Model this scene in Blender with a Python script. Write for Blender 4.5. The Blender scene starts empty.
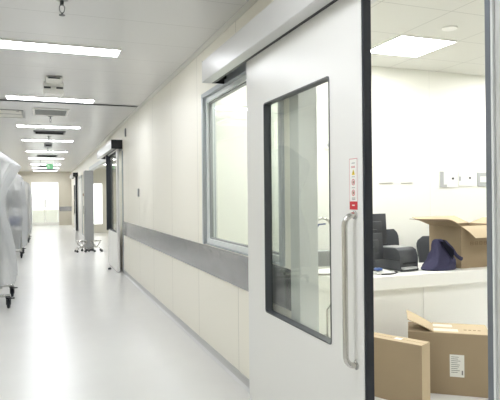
import bpy, bmesh, math, random
from mathutils import Vector, Matrix, noise
random.seed(7)
S = bpy.context.scene
COL = S.collection
PI = math.pi

# ------------------------------------------------------------------ mesh helpers
class MB:
    """collects simple solids into one mesh"""
    def __init__(self):
        self.bm = bmesh.new()
    def merge(self, t, M=None):
        if M is not None:
            bmesh.ops.transform(t, matrix=M, verts=t.verts)
        me = bpy.data.meshes.new('tmp'); t.to_mesh(me); t.free()
        self.bm.from_mesh(me); bpy.data.meshes.remove(me)
        return self
    def box(self, x0, x1, y0, y1, z0, z1, bev=0.0, seg=2, M=None):
        t = bmesh.new()
        bmesh.ops.create_cube(t, size=1)
        for v in t.verts:
            v.co = Vector((x0 + (v.co.x + .5) * (x1 - x0), y0 + (v.co.y + .5) * (y1 - y0), z0 + (v.co.z + .5) * (z1 - z0)))
        if bev > 0:
            bmesh.ops.bevel(t, geom=list(t.edges), offset=bev, segments=seg, affect='EDGES', profile=.5)
        return self.merge(t, M)
    def tube(self, pts, r, n=10, cap=True, closed=False):
        pts = [Vector(p) for p in pts]
        m = len(pts)
        rs = r if isinstance(r, (list, tuple)) else [r] * m
        rings = []
        up = None
        for i, p in enumerate(pts):
            if closed:
                d = pts[(i + 1) % m] - pts[i - 1]
            else:
                d = pts[min(i + 1, m - 1)] - pts[max(i - 1, 0)]
            d.normalize()
            if up is None:
                up = Vector((0, 0, 1)) if abs(d.z) < .9 else Vector((1, 0, 0))
            a = d.cross(up)
            if a.length < 1e-6:
                a = d.orthogonal()
            a.normalize(); b = a.cross(d).normalized(); up = b
            rings.append([self.bm.verts.new(p + (a * math.cos(2 * PI * k / n) + b * math.sin(2 * PI * k / n)) * rs[i]) for k in range(n)])
        rng = range(m) if closed else range(m - 1)
        for i in rng:
            A, B = rings[i], rings[(i + 1) % m]
            for k in range(n):
                self.bm.faces.new((A[k], A[(k + 1) % n], B[(k + 1) % n], B[k]))
        if cap and not closed:
            self.bm.faces.new(list(reversed(rings[0]))); self.bm.faces.new(rings[-1])
        return self
    def lathe(self, prof, c=(0, 0, 0), n=24, M=None):
        t = bmesh.new()
        rings = []
        for r, z in prof:
            if r < 1e-6:
                rings.append([t.verts.new((0, 0, z))])
            else:
                rings.append([t.verts.new((r * math.cos(2 * PI * k / n), r * math.sin(2 * PI * k / n), z)) for k in range(n)])
        for A, B in zip(rings, rings[1:]):
            if len(A) == 1 and len(B) == 1: continue
            for k in range(n):
                k2 = (k + 1) % n
                if len(A) == 1: t.faces.new((A[0], B[k2], B[k]))
                elif len(B) == 1: t.faces.new((A[k], A[k2], B[0]))
                else: t.faces.new((A[k], A[k2], B[k2], B[k]))
        if len(rings[0]) > 1: t.faces.new(list(reversed(rings[0])))
        if len(rings[-1]) > 1: t.faces.new(rings[-1])
        T = Matrix.Translation(c)
        return self.merge(t, T if M is None else T @ M)
    def prism(self, poly, d0, d1, axis='X', bev=0):
        """polygon (2D) extruded along axis between d0 and d1"""
        t = bmesh.new()
        def P(a, b, d):
            return {'X': (d, a, b), 'Y': (a, d, b), 'Z': (a, b, d)}[axis]
        A = [t.verts.new(P(a, b, d0)) for a, b in poly]
        B = [t.verts.new(P(a, b, d1)) for a, b in poly]
        t.faces.new(A); t.faces.new(list(reversed(B)))
        n = len(poly)
        for k in range(n):
            t.faces.new((A[k], B[k], B[(k + 1) % n], A[(k + 1) % n]))
        bmesh.ops.recalc_face_normals(t, faces=t.faces)
        if bev:
            bmesh.ops.bevel(t, geom=list(t.edges), offset=bev, segments=2, affect='EDGES', profile=.5)
        return self.merge(t)
    def grid(self, rows, close_u=False):
        """surface through rows of points"""
        R = [[self.bm.verts.new(p) for p in r] for r in rows]
        for A, B in zip(R, R[1:]):
            n = len(A)
            for k in range(n if close_u else n - 1):
                k2 = (k + 1) % n
                self.bm.faces.new((A[k], A[k2], B[k2], B[k]))
        return self
    def sheet(self, rows, th):
        """a thick sheet through rows of points"""
        self.grid(rows)
        bmesh.ops.recalc_face_normals(self.bm, faces=self.bm.faces)
        bmesh.ops.solidify(self.bm, geom=list(self.bm.faces), thickness=th)
        return self
    def build(self, name, mat, parent=None, smooth=None, M=None):
        bmesh.ops.recalc_face_normals(self.bm, faces=self.bm.faces)
        if M is not None:
            bmesh.ops.transform(self.bm, matrix=M, verts=self.bm.verts)
        me = bpy.data.meshes.new(name)
        self.bm.to_mesh(me); self.bm.free()
        mats = mat if isinstance(mat, (list, tuple)) else [mat]
        for m in mats: me.materials.append(m)
        if smooth:
            me.shade_smooth(); me.set_sharp_from_angle(angle=math.radians(smooth))
        o = bpy.data.objects.new(name, me); COL.objects.link(o)
        if parent is not None: o.parent = parent
        return o

def arc(c, r, a0, a1, n, plane='XZ'):
    out = []
    for i in range(n + 1):
        a = a0 + (a1 - a0) * i / n
        u, v = r * math.cos(a), r * math.sin(a)
        out.append({'XZ': (c[0] + u, c[1], c[2] + v), 'YZ': (c[0], c[1] + u, c[2] + v), 'XY': (c[0] + u, c[1] + v, c[2])}[plane])
    return out

def tag(o, label, cat, group=None, kind=None):
    o['label'] = label; o['category'] = cat
    if group: o['group'] = group
    if kind: o['kind'] = kind
    return o
def thing(name, label, cat, loc=(0, 0, 0), rz=0.0, group=None):
    o = bpy.data.objects.new(name, None); COL.objects.link(o)
    o.location = loc; o.rotation_euler = (0, 0, rz); o.empty_display_size = .1
    return tag(o, label, cat, group)
def struct(name, mb, mat, label, cat, smooth=None):
    o = mb.build(name, mat, None, smooth)
    o['kind'] = 'structure'; o['label'] = label; o['category'] = cat
    return o
def copy_tree(o, parent=None):
    c = o.copy(); COL.objects.link(c)
    if parent is not None: c.parent = parent
    for ch in list(o.children): copy_tree(ch, c)
    return c

# ------------------------------------------------------------------ materials
def L(c):
    return tuple(((v / 255) / 12.92 if v / 255 <= .04045 else ((v / 255 + .055) / 1.055) ** 2.4) for v in c) + (1,)
def principled(name, rgb, rough=.5, metal=0.0, spec=.5, bump=0, bscale=40, mottle=0, mscale=6, alpha=1, coat=0, emis=None, estr=0, stretch=None):
    m = bpy.data.materials.new(name); m.use_nodes = True
    nt = m.node_tree; N = nt.nodes; K = nt.links
    b = N['Principled BSDF']
    col = L(rgb) if max(rgb) > 1.0001 else tuple(rgb) + (1,)
    b.inputs['Base Color'].default_value = col
    b.inputs['Roughness'].default_value = rough; b.inputs['Metallic'].default_value = metal
    b.inputs['Specular IOR Level'].default_value = spec; b.inputs['Alpha'].default_value = alpha
    b.inputs['Coat Weight'].default_value = coat
    if emis:
        b.inputs['Emission Color'].default_value = L(emis); b.inputs['Emission Strength'].default_value = estr
    if bump or mottle:
        tc = N.new('ShaderNodeTexCoord'); mp = N.new('ShaderNodeMapping')
        K.new(tc.outputs['Object'], mp.inputs['Vector'])
        if stretch: mp.inputs['Scale'].default_value = stretch
    if bump:
        nz = N.new('ShaderNodeTexNoise'); nz.inputs['Scale'].default_value = bscale; nz.inputs['Detail'].default_value = 3
        K.new(mp.outputs['Vector'], nz.inputs['Vector'])
        bp = N.new('ShaderNodeBump'); bp.inputs['Strength'].default_value = bump; bp.inputs['Distance'].default_value = .01
        K.new(nz.outputs['Fac'], bp.inputs['Height']); K.new(bp.outputs['Normal'], b.inputs['Normal'])
    if mottle:
        nz = N.new('ShaderNodeTexNoise'); nz.inputs['Scale'].default_value = mscale; nz.inputs['Detail'].default_value = 4
        K.new(mp.outputs['Vector'], nz.inputs['Vector'])
        rp = N.new('ShaderNodeMix'); rp.data_type = 'RGBA'
        rp.inputs['A'].default_value = tuple(min(1, c * (1 - mottle)) for c in col[:3]) + (1,)
        rp.inputs['B'].default_value = tuple(min(1, c * (1 + mottle)) for c in col[:3]) + (1,)
        K.new(nz.outputs['Fac'], rp.inputs['Factor']); K.new(rp.outputs['Result'], b.inputs['Base Color'])
    return m
def seams(m, lines, width=.004, dark=.55):
    """thin panel joints: lines = [(axis, period, offset)], in object coordinates"""
    nt = m.node_tree; N = nt.nodes; K = nt.links; b = N['Principled BSDF']
    tc = N.new('ShaderNodeTexCoord'); sx = N.new('ShaderNodeSeparateXYZ'); K.new(tc.outputs['Object'], sx.inputs[0])
    tot = None
    for ax, per, off in lines:
        a = N.new('ShaderNodeMath'); a.operation = 'ADD'; a.inputs[1].default_value = -off + per * 100 + per / 2
        K.new(sx.outputs['XYZ'.index(ax)], a.inputs[0])
        md = N.new('ShaderNodeMath'); md.operation = 'MODULO'; md.inputs[1].default_value = per; K.new(a.outputs[0], md.inputs[0])
        s = N.new('ShaderNodeMath'); s.operation = 'SUBTRACT'; s.inputs[1].default_value = per / 2; K.new(md.outputs[0], s.inputs[0])
        ab = N.new('ShaderNodeMath'); ab.operation = 'ABSOLUTE'; K.new(s.outputs[0], ab.inputs[0])
        lt = N.new('ShaderNodeMath'); lt.operation = 'LESS_THAN'; lt.inputs[1].default_value = width / 2; K.new(ab.outputs[0], lt.inputs[0])
        if tot is None: tot = lt
        else:
            mx = N.new('ShaderNodeMath'); mx.operation = 'MAXIMUM'; K.new(tot.outputs[0], mx.inputs[0]); K.new(lt.outputs[0], mx.inputs[1]); tot = mx
    mix = N.new('ShaderNodeMix'); mix.data_type = 'RGBA'
    src = b.inputs['Base Color'].links[0].from_socket if b.inputs['Base Color'].links else None
    if src: K.new(src, mix.inputs['A'])
    else: mix.inputs['A'].default_value = b.inputs['Base Color'].default_value
    c = b.inputs['Base Color'].default_value
    mix.inputs['B'].default_value = tuple(v * dark for v in c[:3]) + (1,)
    K.new(tot.outputs[0], mix.inputs['Factor']); K.new(mix.outputs['Result'], b.inputs['Base Color'])
    return m
def emitter(name, rgb, strength):
    m = bpy.data.materials.new(name); m.use_nodes = True
    nt = m.node_tree; nt.nodes.clear()
    e = nt.nodes.new('ShaderNodeEmission'); e.inputs['Color'].default_value = L(rgb); e.inputs['Strength'].default_value = strength
    o = nt.nodes.new('ShaderNodeOutputMaterial'); nt.links.new(e.outputs[0], o.inputs[0])
    return m
def glass(name, tint=(240, 246, 243), base=.04):
    m = bpy.data.materials.new(name); m.use_nodes = True
    nt = m.node_tree; nt.nodes.clear(); N = nt.nodes; K = nt.links
    t = N.new('ShaderNodeBsdfTransparent'); t.inputs['Color'].default_value = L(tint)
    g = N.new('ShaderNodeBsdfGlossy'); g.inputs['Roughness'].default_value = .0; g.inputs['Color'].default_value = (.95, .95, .95, 1)
    lw = N.new('ShaderNodeLayerWeight'); lw.inputs['Blend'].default_value = .5
    p = N.new('ShaderNodeMath'); p.operation = 'POWER'; p.inputs[1].default_value = 5; K.new(lw.outputs['Facing'], p.inputs[0])
    q = N.new('ShaderNodeMath'); q.operation = 'MULTIPLY_ADD'; q.inputs[1].default_value = .9; q.inputs[2].default_value = base; K.new(p.outputs[0], q.inputs[0])
    mx = N.new('ShaderNodeMixShader'); K.new(q.outputs[0], mx.inputs[0]); K.new(t.outputs[0], mx.inputs[1]); K.new(g.outputs[0], mx.inputs[2])
    o = N.new('ShaderNodeOutputMaterial'); K.new(mx.outputs[0], o.inputs[0])
    return m
def film(name):
    """thin wrinkled plastic film: see-through, milky and glossy at once"""
    m = bpy.data.materials.new(name); m.use_nodes = True
    nt = m.node_tree; N = nt.nodes; K = nt.links; N.clear()
    d = N.new('ShaderNodeBsdfDiffuse'); d.inputs['Color'].default_value = (.93, .94, .96, 1)
    tl = N.new('ShaderNodeBsdfTranslucent'); tl.inputs['Color'].default_value = (.93, .95, .97, 1)
    tr = N.new('ShaderNodeBsdfTransparent'); tr.inputs['Color'].default_value = (.96, .97, .98, 1)
    gl = N.new('ShaderNodeBsdfGlossy'); gl.inputs['Roughness'].default_value = .22
    tc = N.new('ShaderNodeTexCoord'); nz = N.new('ShaderNodeTexNoise'); nz.inputs['Scale'].default_value = 7; nz.inputs['Detail'].default_value = 5
    mp = N.new('ShaderNodeMapping'); mp.inputs['Scale'].default_value = (2.2, 2.2, .6)
    K.new(tc.outputs['Object'], mp.inputs[0]); K.new(mp.outputs[0], nz.inputs['Vector'])
    bp = N.new('ShaderNodeBump'); bp.inputs['Strength'].default_value = .8; bp.inputs['Distance'].default_value = .04; K.new(nz.outputs['Fac'], bp.inputs['Height'])
    for n in (d, gl, tl): K.new(bp.outputs[0], n.inputs['Normal'])
    m1 = N.new('ShaderNodeMixShader'); m1.inputs[0].default_value = .5; K.new(d.outputs[0], m1.inputs[1]); K.new(tl.outputs[0], m1.inputs[2])
    m2 = N.new('ShaderNodeMixShader'); m2.inputs[0].default_value = .6; K.new(m1.outputs[0], m2.inputs[1]); K.new(tr.outputs[0], m2.inputs[2])
    m3 = N.new('ShaderNodeMixShader'); m3.inputs[0].default_value = .1; K.new(m2.outputs[0], m3.inputs[1]); K.new(gl.outputs[0], m3.inputs[2])
    o = N.new('ShaderNodeOutputMaterial'); K.new(m3.outputs[0], o.inputs[0])
    return m

M = {}
M['floor'] = principled('vinyl_floor', (222, 222, 220), .24, spec=.5, mottle=.03, mscale=3)
M['ceil'] = seams(principled('ceiling_metal_panel', (214, 214, 214), .26, spec=.8), [('Y', .585, 4.145)], .006, .72)
M['ceil_room'] = seams(principled('ceiling_tile', (222, 222, 216), .8, spec=.2), [('X', .6, 2.79), ('Y', .6, 3.78)], .008, .75)
M['wall'] = seams(principled('cream_wall_panel', (238, 235, 224), .42, spec=.4), [('Y', 1.1, 3.82)], .007, .6)
M['wall_low'] = M['wall']
M['wall_room'] = seams(principled('white_wall_panel', (240, 240, 232), .45, spec=.3), [('X', 1.2, 3.9)], .004, .85)
M['wall_plain'] = principled('plain_wall_paint', (226, 224, 214), .5, spec=.3)
M['wall_end'] = principled('beige_end_wall', (198, 193, 180), .5, spec=.3)
M['door'] = principled('door_coated_steel', (230, 230, 227), .32, spec=.5)
M['hdr'] = principled('track_cover_aluminium', (206, 206, 205), .3, spec=.5)
M['dark'] = principled('dark_rubber', (38, 42, 50), .5, spec=.4)
M['black'] = principled('black_plastic', (30, 32, 36), .45)
M['gasket'] = principled('grey_window_gasket', (70, 73, 76), .4)
M['alu'] = principled('grey_aluminium', (178, 183, 188), .3, metal=.45)
M['alu_pale'] = principled('pale_aluminium', (226, 230, 230), .35, metal=.1)
M['steel'] = principled('brushed_steel', (186, 187, 186), .26, metal=.95, bump=.03, bscale=30, stretch=(1, .25, 4))
M['band'] = principled('steel_wall_guard', (170, 170, 173), .17, metal=.7, bump=.22, bscale=4, stretch=(1, 1.5, 3), mottle=.2, mscale=4)
M['casing'] = principled('steel_casing', (206, 208, 206), .4, metal=.15)
M['edge'] = principled('blue_grey_edge_strip', (118, 124, 132), .4, metal=.4)
M['chrome'] = principled('polished_steel', (205, 203, 198), .14, metal=1)
M['base'] = principled('cove_vinyl', (188, 188, 188), .35)
M['cornice'] = principled('cornice_white', (214, 213, 206), .45)
M['light'] = emitter('light_diffuser', (247, 249.5, 255), 15.0)
M['light_room'] = emitter('panel_diffuser', (252, 252, 252), 13.5)
M['white'] = principled('white_plastic', (236, 236, 232), .4)
M['white2'] = principled('white_laminate', (247, 247, 243), .35)
M['grey'] = principled('grey_plastic', (150, 152, 152), .5)
M['lgrey'] = principled('light_grey_plastic', (176, 178, 178), .5)
M['card'] = principled('cardboard', (156, 139, 115), .8, spec=.15, mottle=.05, mscale=9, bump=.03, bscale=60)
M['card_in'] = principled('cardboard_liner', (192, 175, 147), .8, spec=.15, mottle=.05, mscale=9)
M['tape'] = principled('packing_tape', (225, 220, 205), .3)
M['paper'] = principled('label_paper', (225, 225, 220), .7)
M['ink'] = principled('grey_ink', (120, 120, 120), .8)
M['ink_box'] = principled('box_print', (126, 104, 78), .8)
M['red'] = principled('red_print', (196, 48, 54), .6)
M['pink'] = principled('pink_print', (214, 150, 156), .6)
M['yellow'] = principled('yellow_print', (226, 200, 40), .6)
M['navy'] = principled('navy_cloth', (66, 65, 88), .85, spec=.1, bump=.3, bscale=25)
M['navy_dark'] = principled('navy_lining', (26, 27, 38), .9, spec=.1)
M['charcoal'] = principled('charcoal_plastic', (66, 68, 72), .45)
M['charcoal2'] = principled('charcoal_screen', (52, 55, 60), .3)
M['mesh'] = principled('black_chair_fabric', (58, 61, 66), .7, bump=.2, bscale=140)
M['blue'] = principled('blue_plastic', (60, 86, 140), .4)
M['green'] = principled('green_sign', (130, 200, 150), .5, emis=(90, 210, 130), estr=.15)
M['glass'] = glass('clear_glass', (248, 250, 248))
M['glass2'] = glass('window_glass', (244, 247, 244), .1)
M['film'] = film('plastic_film')
M['frost'] = principled('frosted_panel', (235, 233, 222), .5, alpha=.6)
M['cabgrey'] = principled('grey_cabinet_steel', (156, 158, 158), .4, metal=.4)

H = 2.69     # ceiling height
XR, XL = 1.35, -1.15   # corridor wall faces
YE = 29.0
# ------------------------------------------------------------------ setting
struct('floor', MB().box(-1.3, 6.5, -4, YE + .3, -.12, 0), M['floor'], 'pale grey glossy vinyl floor', 'floor')
struct('ceiling', MB().box(-1.25, 1.45, -4, YE + .1, H, H + .1), M['ceil'], 'grey metal panel ceiling of the corridor', 'ceiling')
struct('ceiling', MB().box(1.45, 6.4, -.6, 4.9, H, H + .1), M['ceil_room'], 'white tile ceiling of the room behind the sliding door', 'ceiling')
struct('ceiling', MB().box(1.45, 4.7, 10.2, 22.1, 2.5, 2.6), M['ceil_room'], 'white ceiling of the far side room', 'ceiling')

D0, D1, DZ = 1.366, 2.75, 2.26       # near doorway
W0, W1, WZ0, WZ1 = 2.97, 4.71, .937, 2.272   # wall window
O0, O1, OZ = 11.0, 17.4, 2.2         # far opening
P0, P1 = 24.6, 25.9                  # last doorway
w = MB()
for y0, y1, z0, z1 in [(-4, D0, 0, H), (D0, D1, DZ, H), (D1, W0, 0, H), (W0, W1, 0, WZ0), (W0, W1, WZ1, H), (W1, O0, 0, H),
                       (O0, O1, OZ, H), (O1, P0, 0, H), (P0, P1, 2.2, H), (P1, YE, 0, H)]:
    w.box(XR, XR + .1, y0, y1, z0, z1)
struct('wall_right', w, M['wall'], 'cream panelled corridor wall on the right', 'wall')
struct('wall_left', MB().box(XL - .1, XL, -4, YE, 0, H), M['wall'], 'cream corridor wall on the left', 'wall')
struct('wall_near', MB().box(XL, XR, -4.1, -4, 0, H), M['wall_plain'], 'end wall behind the viewpoint', 'wall')
EX0, EX1, EZ0, EZ1 = -.55, .75, .0, 2.17
w = MB()
w.box(XL - .1, EX0, YE, YE + .1, 0, H); w.box(EX1, XR + .1, YE, YE + .1, 0, H); w.box(EX0, EX1, YE, YE + .1, EZ1, H)
struct('wall_far', w, M['wall_end'], 'wall closing the far end of the corridor', 'wall')
# near room
struct('wall_room_far', MB().box(XR + .1, 6.4, 4.8, 4.9, 0, H), M['wall_room'], 'white far wall of the room behind the sliding door', 'wall')
struct('wall_room_right', MB().box(6.3, 6.4, -.5, 4.8, 0, H), M['wall_room'], 'white right wall of the room', 'wall')
struct('wall_room_near', MB().box(XR + .1, 6.4, -.6, -.5, 0, H), M['wall_room'], 'white near wall of the room', 'wall')
# far side room
w = MB()
w.box(1.45, 1.76, 22, 22.1, 0, 2.5); w.box(2.2, 4.7, 22, 22.1, 0, 2.5); w.box(1.76, 2.2, 22, 22.1, 1.94, 2.5); w.box(1.76, 2.2, 22, 22.1, 0, .3)
struct('wall_annex_far', w, M['wall_plain'], 'far wall of the side room with a bright window', 'wall')
struct('wall_annex_right', MB().box(4.6, 4.7, 10.2, 22, 0, 2.5), M['wall_plain'], 'right wall of the side room', 'wall')
struct('wall_annex_near', MB().box(1.45, 4.6, 10.2, 10.3, 0, 2.5), M['wall_plain'], 'near wall of the side room', 'wall')

# baseboards: coved vinyl with a fine upper lip
def cove(y0, y1, x, s):
    m = MB()
    prof = [(0, 0), (0, .065), (-.006 * s, .065), (-.008 * s, .058), (-.005 * s, .054), (-.007 * s, .03), (-.014 * s, .014), (-.03 * s, .003), (-.034 * s, 0)]
    m.prism([(x + a, b) for a, b in prof], y0, y1, 'Y')
    return m
b = cove(D1 + .12, O0, XR, 1)
bt = cove(O1, P0 - .2, XR, 1); me = bpy.data.meshes.new('t'); bt.bm.to_mesh(me); bt.bm.free(); b.bm.from_mesh(me)
struct('baseboard_right', b, M['base'], 'grey coved baseboard under the right wall', 'baseboard', 30)
struct('baseboard_left', cove(-4, YE, XL, -1), M['base'], 'grey coved baseboard under the left wall', 'baseboard', 30)
# cornice strip between wall and ceiling
def cornice(x, s, y0=-4, y1=YE):
    return MB().prism([(x, H), (x, H - .03), (x - .008 * s, H - .03), (x - .03 * s, H - .008), (x - .03 * s, H)], y0, y1, 'Y')
struct('trim_1', cornice(XR, 1), M['cornice'], 'pale cornice strip along the top of the right wall', 'trim')
struct('trim_2', cornice(XL, -1), M['cornice'], 'pale cornice strip along the top of the left wall', 'trim')
# steel wall guard
w = MB(); w.box(XR - .012, XR, D1 + .12, O0 - .95, .69, .932, .003)
struct('trim_3', w, M['band'], 'shiny steel wall guard strip along the right wall', 'trim')
w = MB(); w.box(EX1 + .02, XR, YE - .012, YE, .7, .93)
struct('trim_4', w, M['band'], 'steel wall guard strip on the far end wall', 'trim')
# dark ceiling joint across the corridor
struct('trim_5', MB().box(XL + .05, XR - .05, 8.0, 8.06, H - .012, H), M['gasket'], 'dark joint strip across the corridor ceiling', 'trim')

# doorway casing in steel
c = MB()
c.box(XR - .014, XR + .103, D1 - .004, D1 + .115, 0, DZ + .1, .003)
c.box(XR - .014, XR + .103, 1.2, D0 - .02, 0, DZ + .1, .003)
c.box(XR - .014, XR + .103, D0 - .02, D1 - .004, DZ - .004, DZ + .1, .003)
cs = struct('trim_6', c, M['casing'], 'brushed steel casing around the near doorway', 'door casing')
e = MB(); e.box(XR - .018, XR + .103, D0 - .02, D0 + .003, 0, DZ - .005, .002)
e.build('edge_strip', M['edge'], cs)['label'] = 'blue grey edge strip'
e = MB(); e.box(XR - .022, XR - .008, D0 - .034, D0 - .024, 0, DZ, .002)
e.build('bead', M['alu_pale'], cs)

# wall window 1
fr = MB()
a, bb = XR - .02, XR + .1
fr.box(a, bb, W1 - .036, W1, WZ0, WZ1, .004); fr.box(a, bb, W0, W0 + .05, WZ0, WZ1, .004)
fr.box(a, bb, W0, W1, WZ1 - .04, WZ1, .004); fr.box(XR - .004, bb, W0, W1, WZ0, WZ0 + .012, .004)
win = struct('window_1', fr, M['alu'], 'wide grey framed window in the right wall beside the sliding door', 'window')
s2 = MB()
def ring(m, x0, x1, y0, y1, z0, z1, t, bev=.002):
    m.box(x0, x1, y0, y0 + t, z0, z1, bev); m.box(x0, x1, y1 - t, y1, z0, z1, bev)
    m.box(x0, x1, y0 + t, y1 - t, z1 - t, z1, bev); m.box(x0, x1, y0 + t, y1 - t, z0, z0 + t, bev)
ring(s2, XR + .012, XR + .075, W0 + .05, W1 - .036, WZ0 + .012, WZ1 - .04, .04)
s2.build('inner_sash', M['alu_pale'], win)
s3 = MB(); ring(s3, XR + .03, XR + .06, W0 + .09, W1 - .076, WZ0 + .052, WZ1 - .08, .012, 0)
s3.build('gasket', M['grey'], win)
MB().box(XR + .042, XR + .048, W0 + .095, W1 - .08, WZ0 + .055, WZ1 - .085).build('pane', M['glass2'], win)

# end glazed door (daylight)
fr = MB()
def frame_x(m, x0, x1, z0, z1, y0, y1, t):
    m.box(x0, x0 + t, y0, y1, z0, z1); m.box(x1 - t, x1, y0, y1, z0, z1)
    m.box(x0 + t, x1 - t, y0, y1, z1 - t, z1); m.box(x0 + t, x1 - t, y0, y1, z0, z0 + t)
frame_x(fr, EX0, EX1, 0, EZ1, YE - .03, YE + .08, .04)
fr.box(.075, .115, YE - .02, YE + .06, .04, EZ1 - .04)
fr.box(EX0 + .04, EX1 - .04, YE - .01, YE + .05, .04, .16)
d4 = struct('door_4', fr, M['white'], 'bright glazed double door at the far end of the corridor', 'door')
MB().box(EX0 + .04, EX1 - .04, YE + .02, YE + .026, .1, EZ1 - .04).build('pane', M['glass'], d4)
MB().box(EX0 + .05, EX1 - .05, YE + .03, YE + .034, .16, .78).build('frosted_lower_panel', M['frost'], d4)
hd = MB(); hd.tube([(.06, YE - .04, .9), (.06, YE - .04, 1.3)], .012); hd.tube([(.13, YE - .04, .9), (.13, YE - .04, 1.3)], .012)
hd.build('handle', M['steel'], d4)
fr = MB(); frame_x(fr, 1.76, 2.2, .3, 1.94, 21.97, 22.08, .03)
w2 = struct('window_2', fr, M['white'], 'bright window on the far wall of the side room', 'window')
MB().box(1.79, 2.17, 22.02, 22.026, .33, 1.91).build('pane', M['glass'], w2)

# ------------------------------------------------------------------ sliding door leaves and their track housings
def leaf(name, label, y0, y1, wy0, wy1, wz0, wz1, dark_low, x0=1.25, th=.042):
    z0, z1 = .012, 2.30
    m = MB()
    m.box(x0, x0 + th, y0, wy0, z0, z1); m.box(x0, x0 + th, wy1, y1, z0, z1)
    m.box(x0, x0 + th, wy0, wy1, z0, wz0); m.box(x0, x0 + th, wy0, wy1, wz1, z1)
    d = struct(name, m, M['door'], label, 'door')
    # black rubber closing edge
    ye = y0 if dark_low else y1
    MB().box(x0 + .001, x0 + th - .001, min(ye, ye + (-.012 if dark_low else .012)), max(ye, ye + (-.012 if dark_low else .012)), z0, z1, .002).build('rubber_seal', M['dark'], d)
    # recessed gasket frame: sloping from the face down to the glass
    g = MB()
    t, r = .007, .018
    def rr(yc0, yc1, zc0, zc1, rad):
        pts = []
        for cy_, cz_, a0 in ((yc1 - rad, zc1 - rad, 0), (yc0 + rad, zc1 - rad, PI / 2), (yc0 + rad, zc0 + rad, PI), (yc1 - rad, zc0 + rad, 3 * PI / 2)):
            for k in range(5):
                an = a0 + k * PI / 8
                pts.append((cy_ + rad * math.cos(an), cz_ + rad * math.sin(an)))
        return pts
    o1 = rr(wy0 - .003, wy1 + .003, wz0 - .003, wz1 + .003, r)
    o2 = rr(wy0 + .004, wy1 - .004, wz0 + .004, wz1 - .004, r * .8)
    o3 = rr(wy0 + t, wy1 - t, wz0 + t, wz1 - t, r * .5)
    rows = [[(x0 + .01, a, b_) for a, b_ in o1], [(x0 - .003, a, b_) for a, b_ in o1], [(x0 - .003, a, b_) for a, b_ in o2],
            [(x0 + .030, a, b_) for a, b_ in o3], [(x0 + .036, a, b_) for a, b_ in o3],
            [(x0 + th + .003, a, b_) for a, b_ in o2], [(x0 + th + .003, a, b_) for a, b_ in o1], [(x0 + .01, a, b_) for a, b_ in o1]]
    g.grid(rows, close_u=True)
    bmesh.ops.remove_doubles(g.bm, verts=g.bm.verts, dist=1e-6)
    g.build('window_gasket', M['gasket'] if name == 'door_1' else M['dark'], d)
    MB().box(x0 + .030, x0 + .036, wy0 + t, wy1 - t, wz0 + t, wz1 - t).build('pane', M['glass'], d)
    return d

def handle(d, y, z0, z1, x=1.25, so=.052, r=.0125):
    n = 8; R_ = .045
    pts = [(x, y, z1)]
    pts += [(x - so + R_ - R_ * math.sin(k / n * PI / 2) , y, z1 - R_ + R_ * math.cos(k / n * PI / 2)) for k in range(n + 1)]
    pts += [(x - so, y, z1 - R_ - (z1 - z0 - 2 * R_) * k / 6) for k in range(1, 6)]
    pts += [(x - so + R_ - R_ * math.cos(k / n * PI / 2), y, z0 + R_ - R_ * math.sin(k / n * PI / 2)) for k in range(n + 1)]
    pts += [(x, y, z0)]
    h = MB().tube(pts, r, 14).build('handle', M['chrome'], d, 40)
    for z in (z0, z1):
        MB().lathe([(0, 0), (.019, 0), (.019, .004), (.0135, .007), (.0, .007)], (x, y, z), 18, Matrix.Rotation(-PI / 2, 4, 'Y')).build('mount', M['steel'], h, 40)
    return h

d1 = leaf('door_1', 'large white sliding door leaf with a glazed panel and long steel handle', 1.963, 3.335, 2.24, 3.04, .665, 1.915, True)
handle(d1, 2.026, .63, 1.275)
# warning sticker on the leaf
sx = 1.2488; DY = .012
st = MB(); st.box(sx, 1.25, 1.990, 2.053, 1.292, 1.512)
stk = st.build('warning_sticker', M['white'], d1); stk.location.y = DY; stk.location.z = .006; stk['label'] = 'narrow white warning sticker with red foot'
bd = MB()
for y0, y1, z0, z1 in [(1.990, 2.053, 1.509, 1.512), (1.990, 1.9918, 1.325, 1.512), (2.0512, 2.053, 1.325, 1.512)]:
    bd.box(sx - .0006, sx, y0, y1, z0, z1)
bd.build('border', M['pink'], stk)
MB().box(sx - .0006, sx, 1.990, 2.053, 1.292, 1.327).build('red_block', M['red'], stk)
MB().box(sx - .0012, sx - .0006, 2.012, 2.032, 1.308, 1.313).build('block_mark', M['white'], stk)
tx = MB()
for k, (y, z) in enumerate([(2.033, 1.476), (2.023, 1.476), (2.013, 1.476)]):
    tx.box(sx - .0006, sx, y - .0035, y + .0035, z - .001, z + .001); tx.box(sx - .0006, sx, y - .0008, y + .0008, z - .0045, z + .0045); tx.box(sx - .0006, sx, y - .0035, y + .0035, z - .0045, z - .003)
tx.build('heading_text', M['red'], stk)
t2 = MB()
for z in (1.492, 1.342, 1.336): 
    for k in range(4): t2.box(sx - .0006, sx, 2.008 + k * .007, 2.0125 + k * .007, z - .0016, z + .0016)
for z in (1.433, 1.386):
    for k in range(4): t2.box(sx - .0006, sx, 2.0105 + k * .0062, 2.0145 + k * .0062, z - .0012, z + .0012)
t2.build('caption_text', M['ink'], stk)
MB().prism([(2.0215 - .0125, 1.441), (2.0215 + .0125, 1.441), (2.0215, 1.466)], sx - .0006, sx, 'X').build('warning_triangle', M['yellow'], stk)
MB().box(sx - .0012, sx - .0006, 2.0205, 2.0225, 1.446, 1.457).build('exclamation_bar', M['black'], stk)
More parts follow.
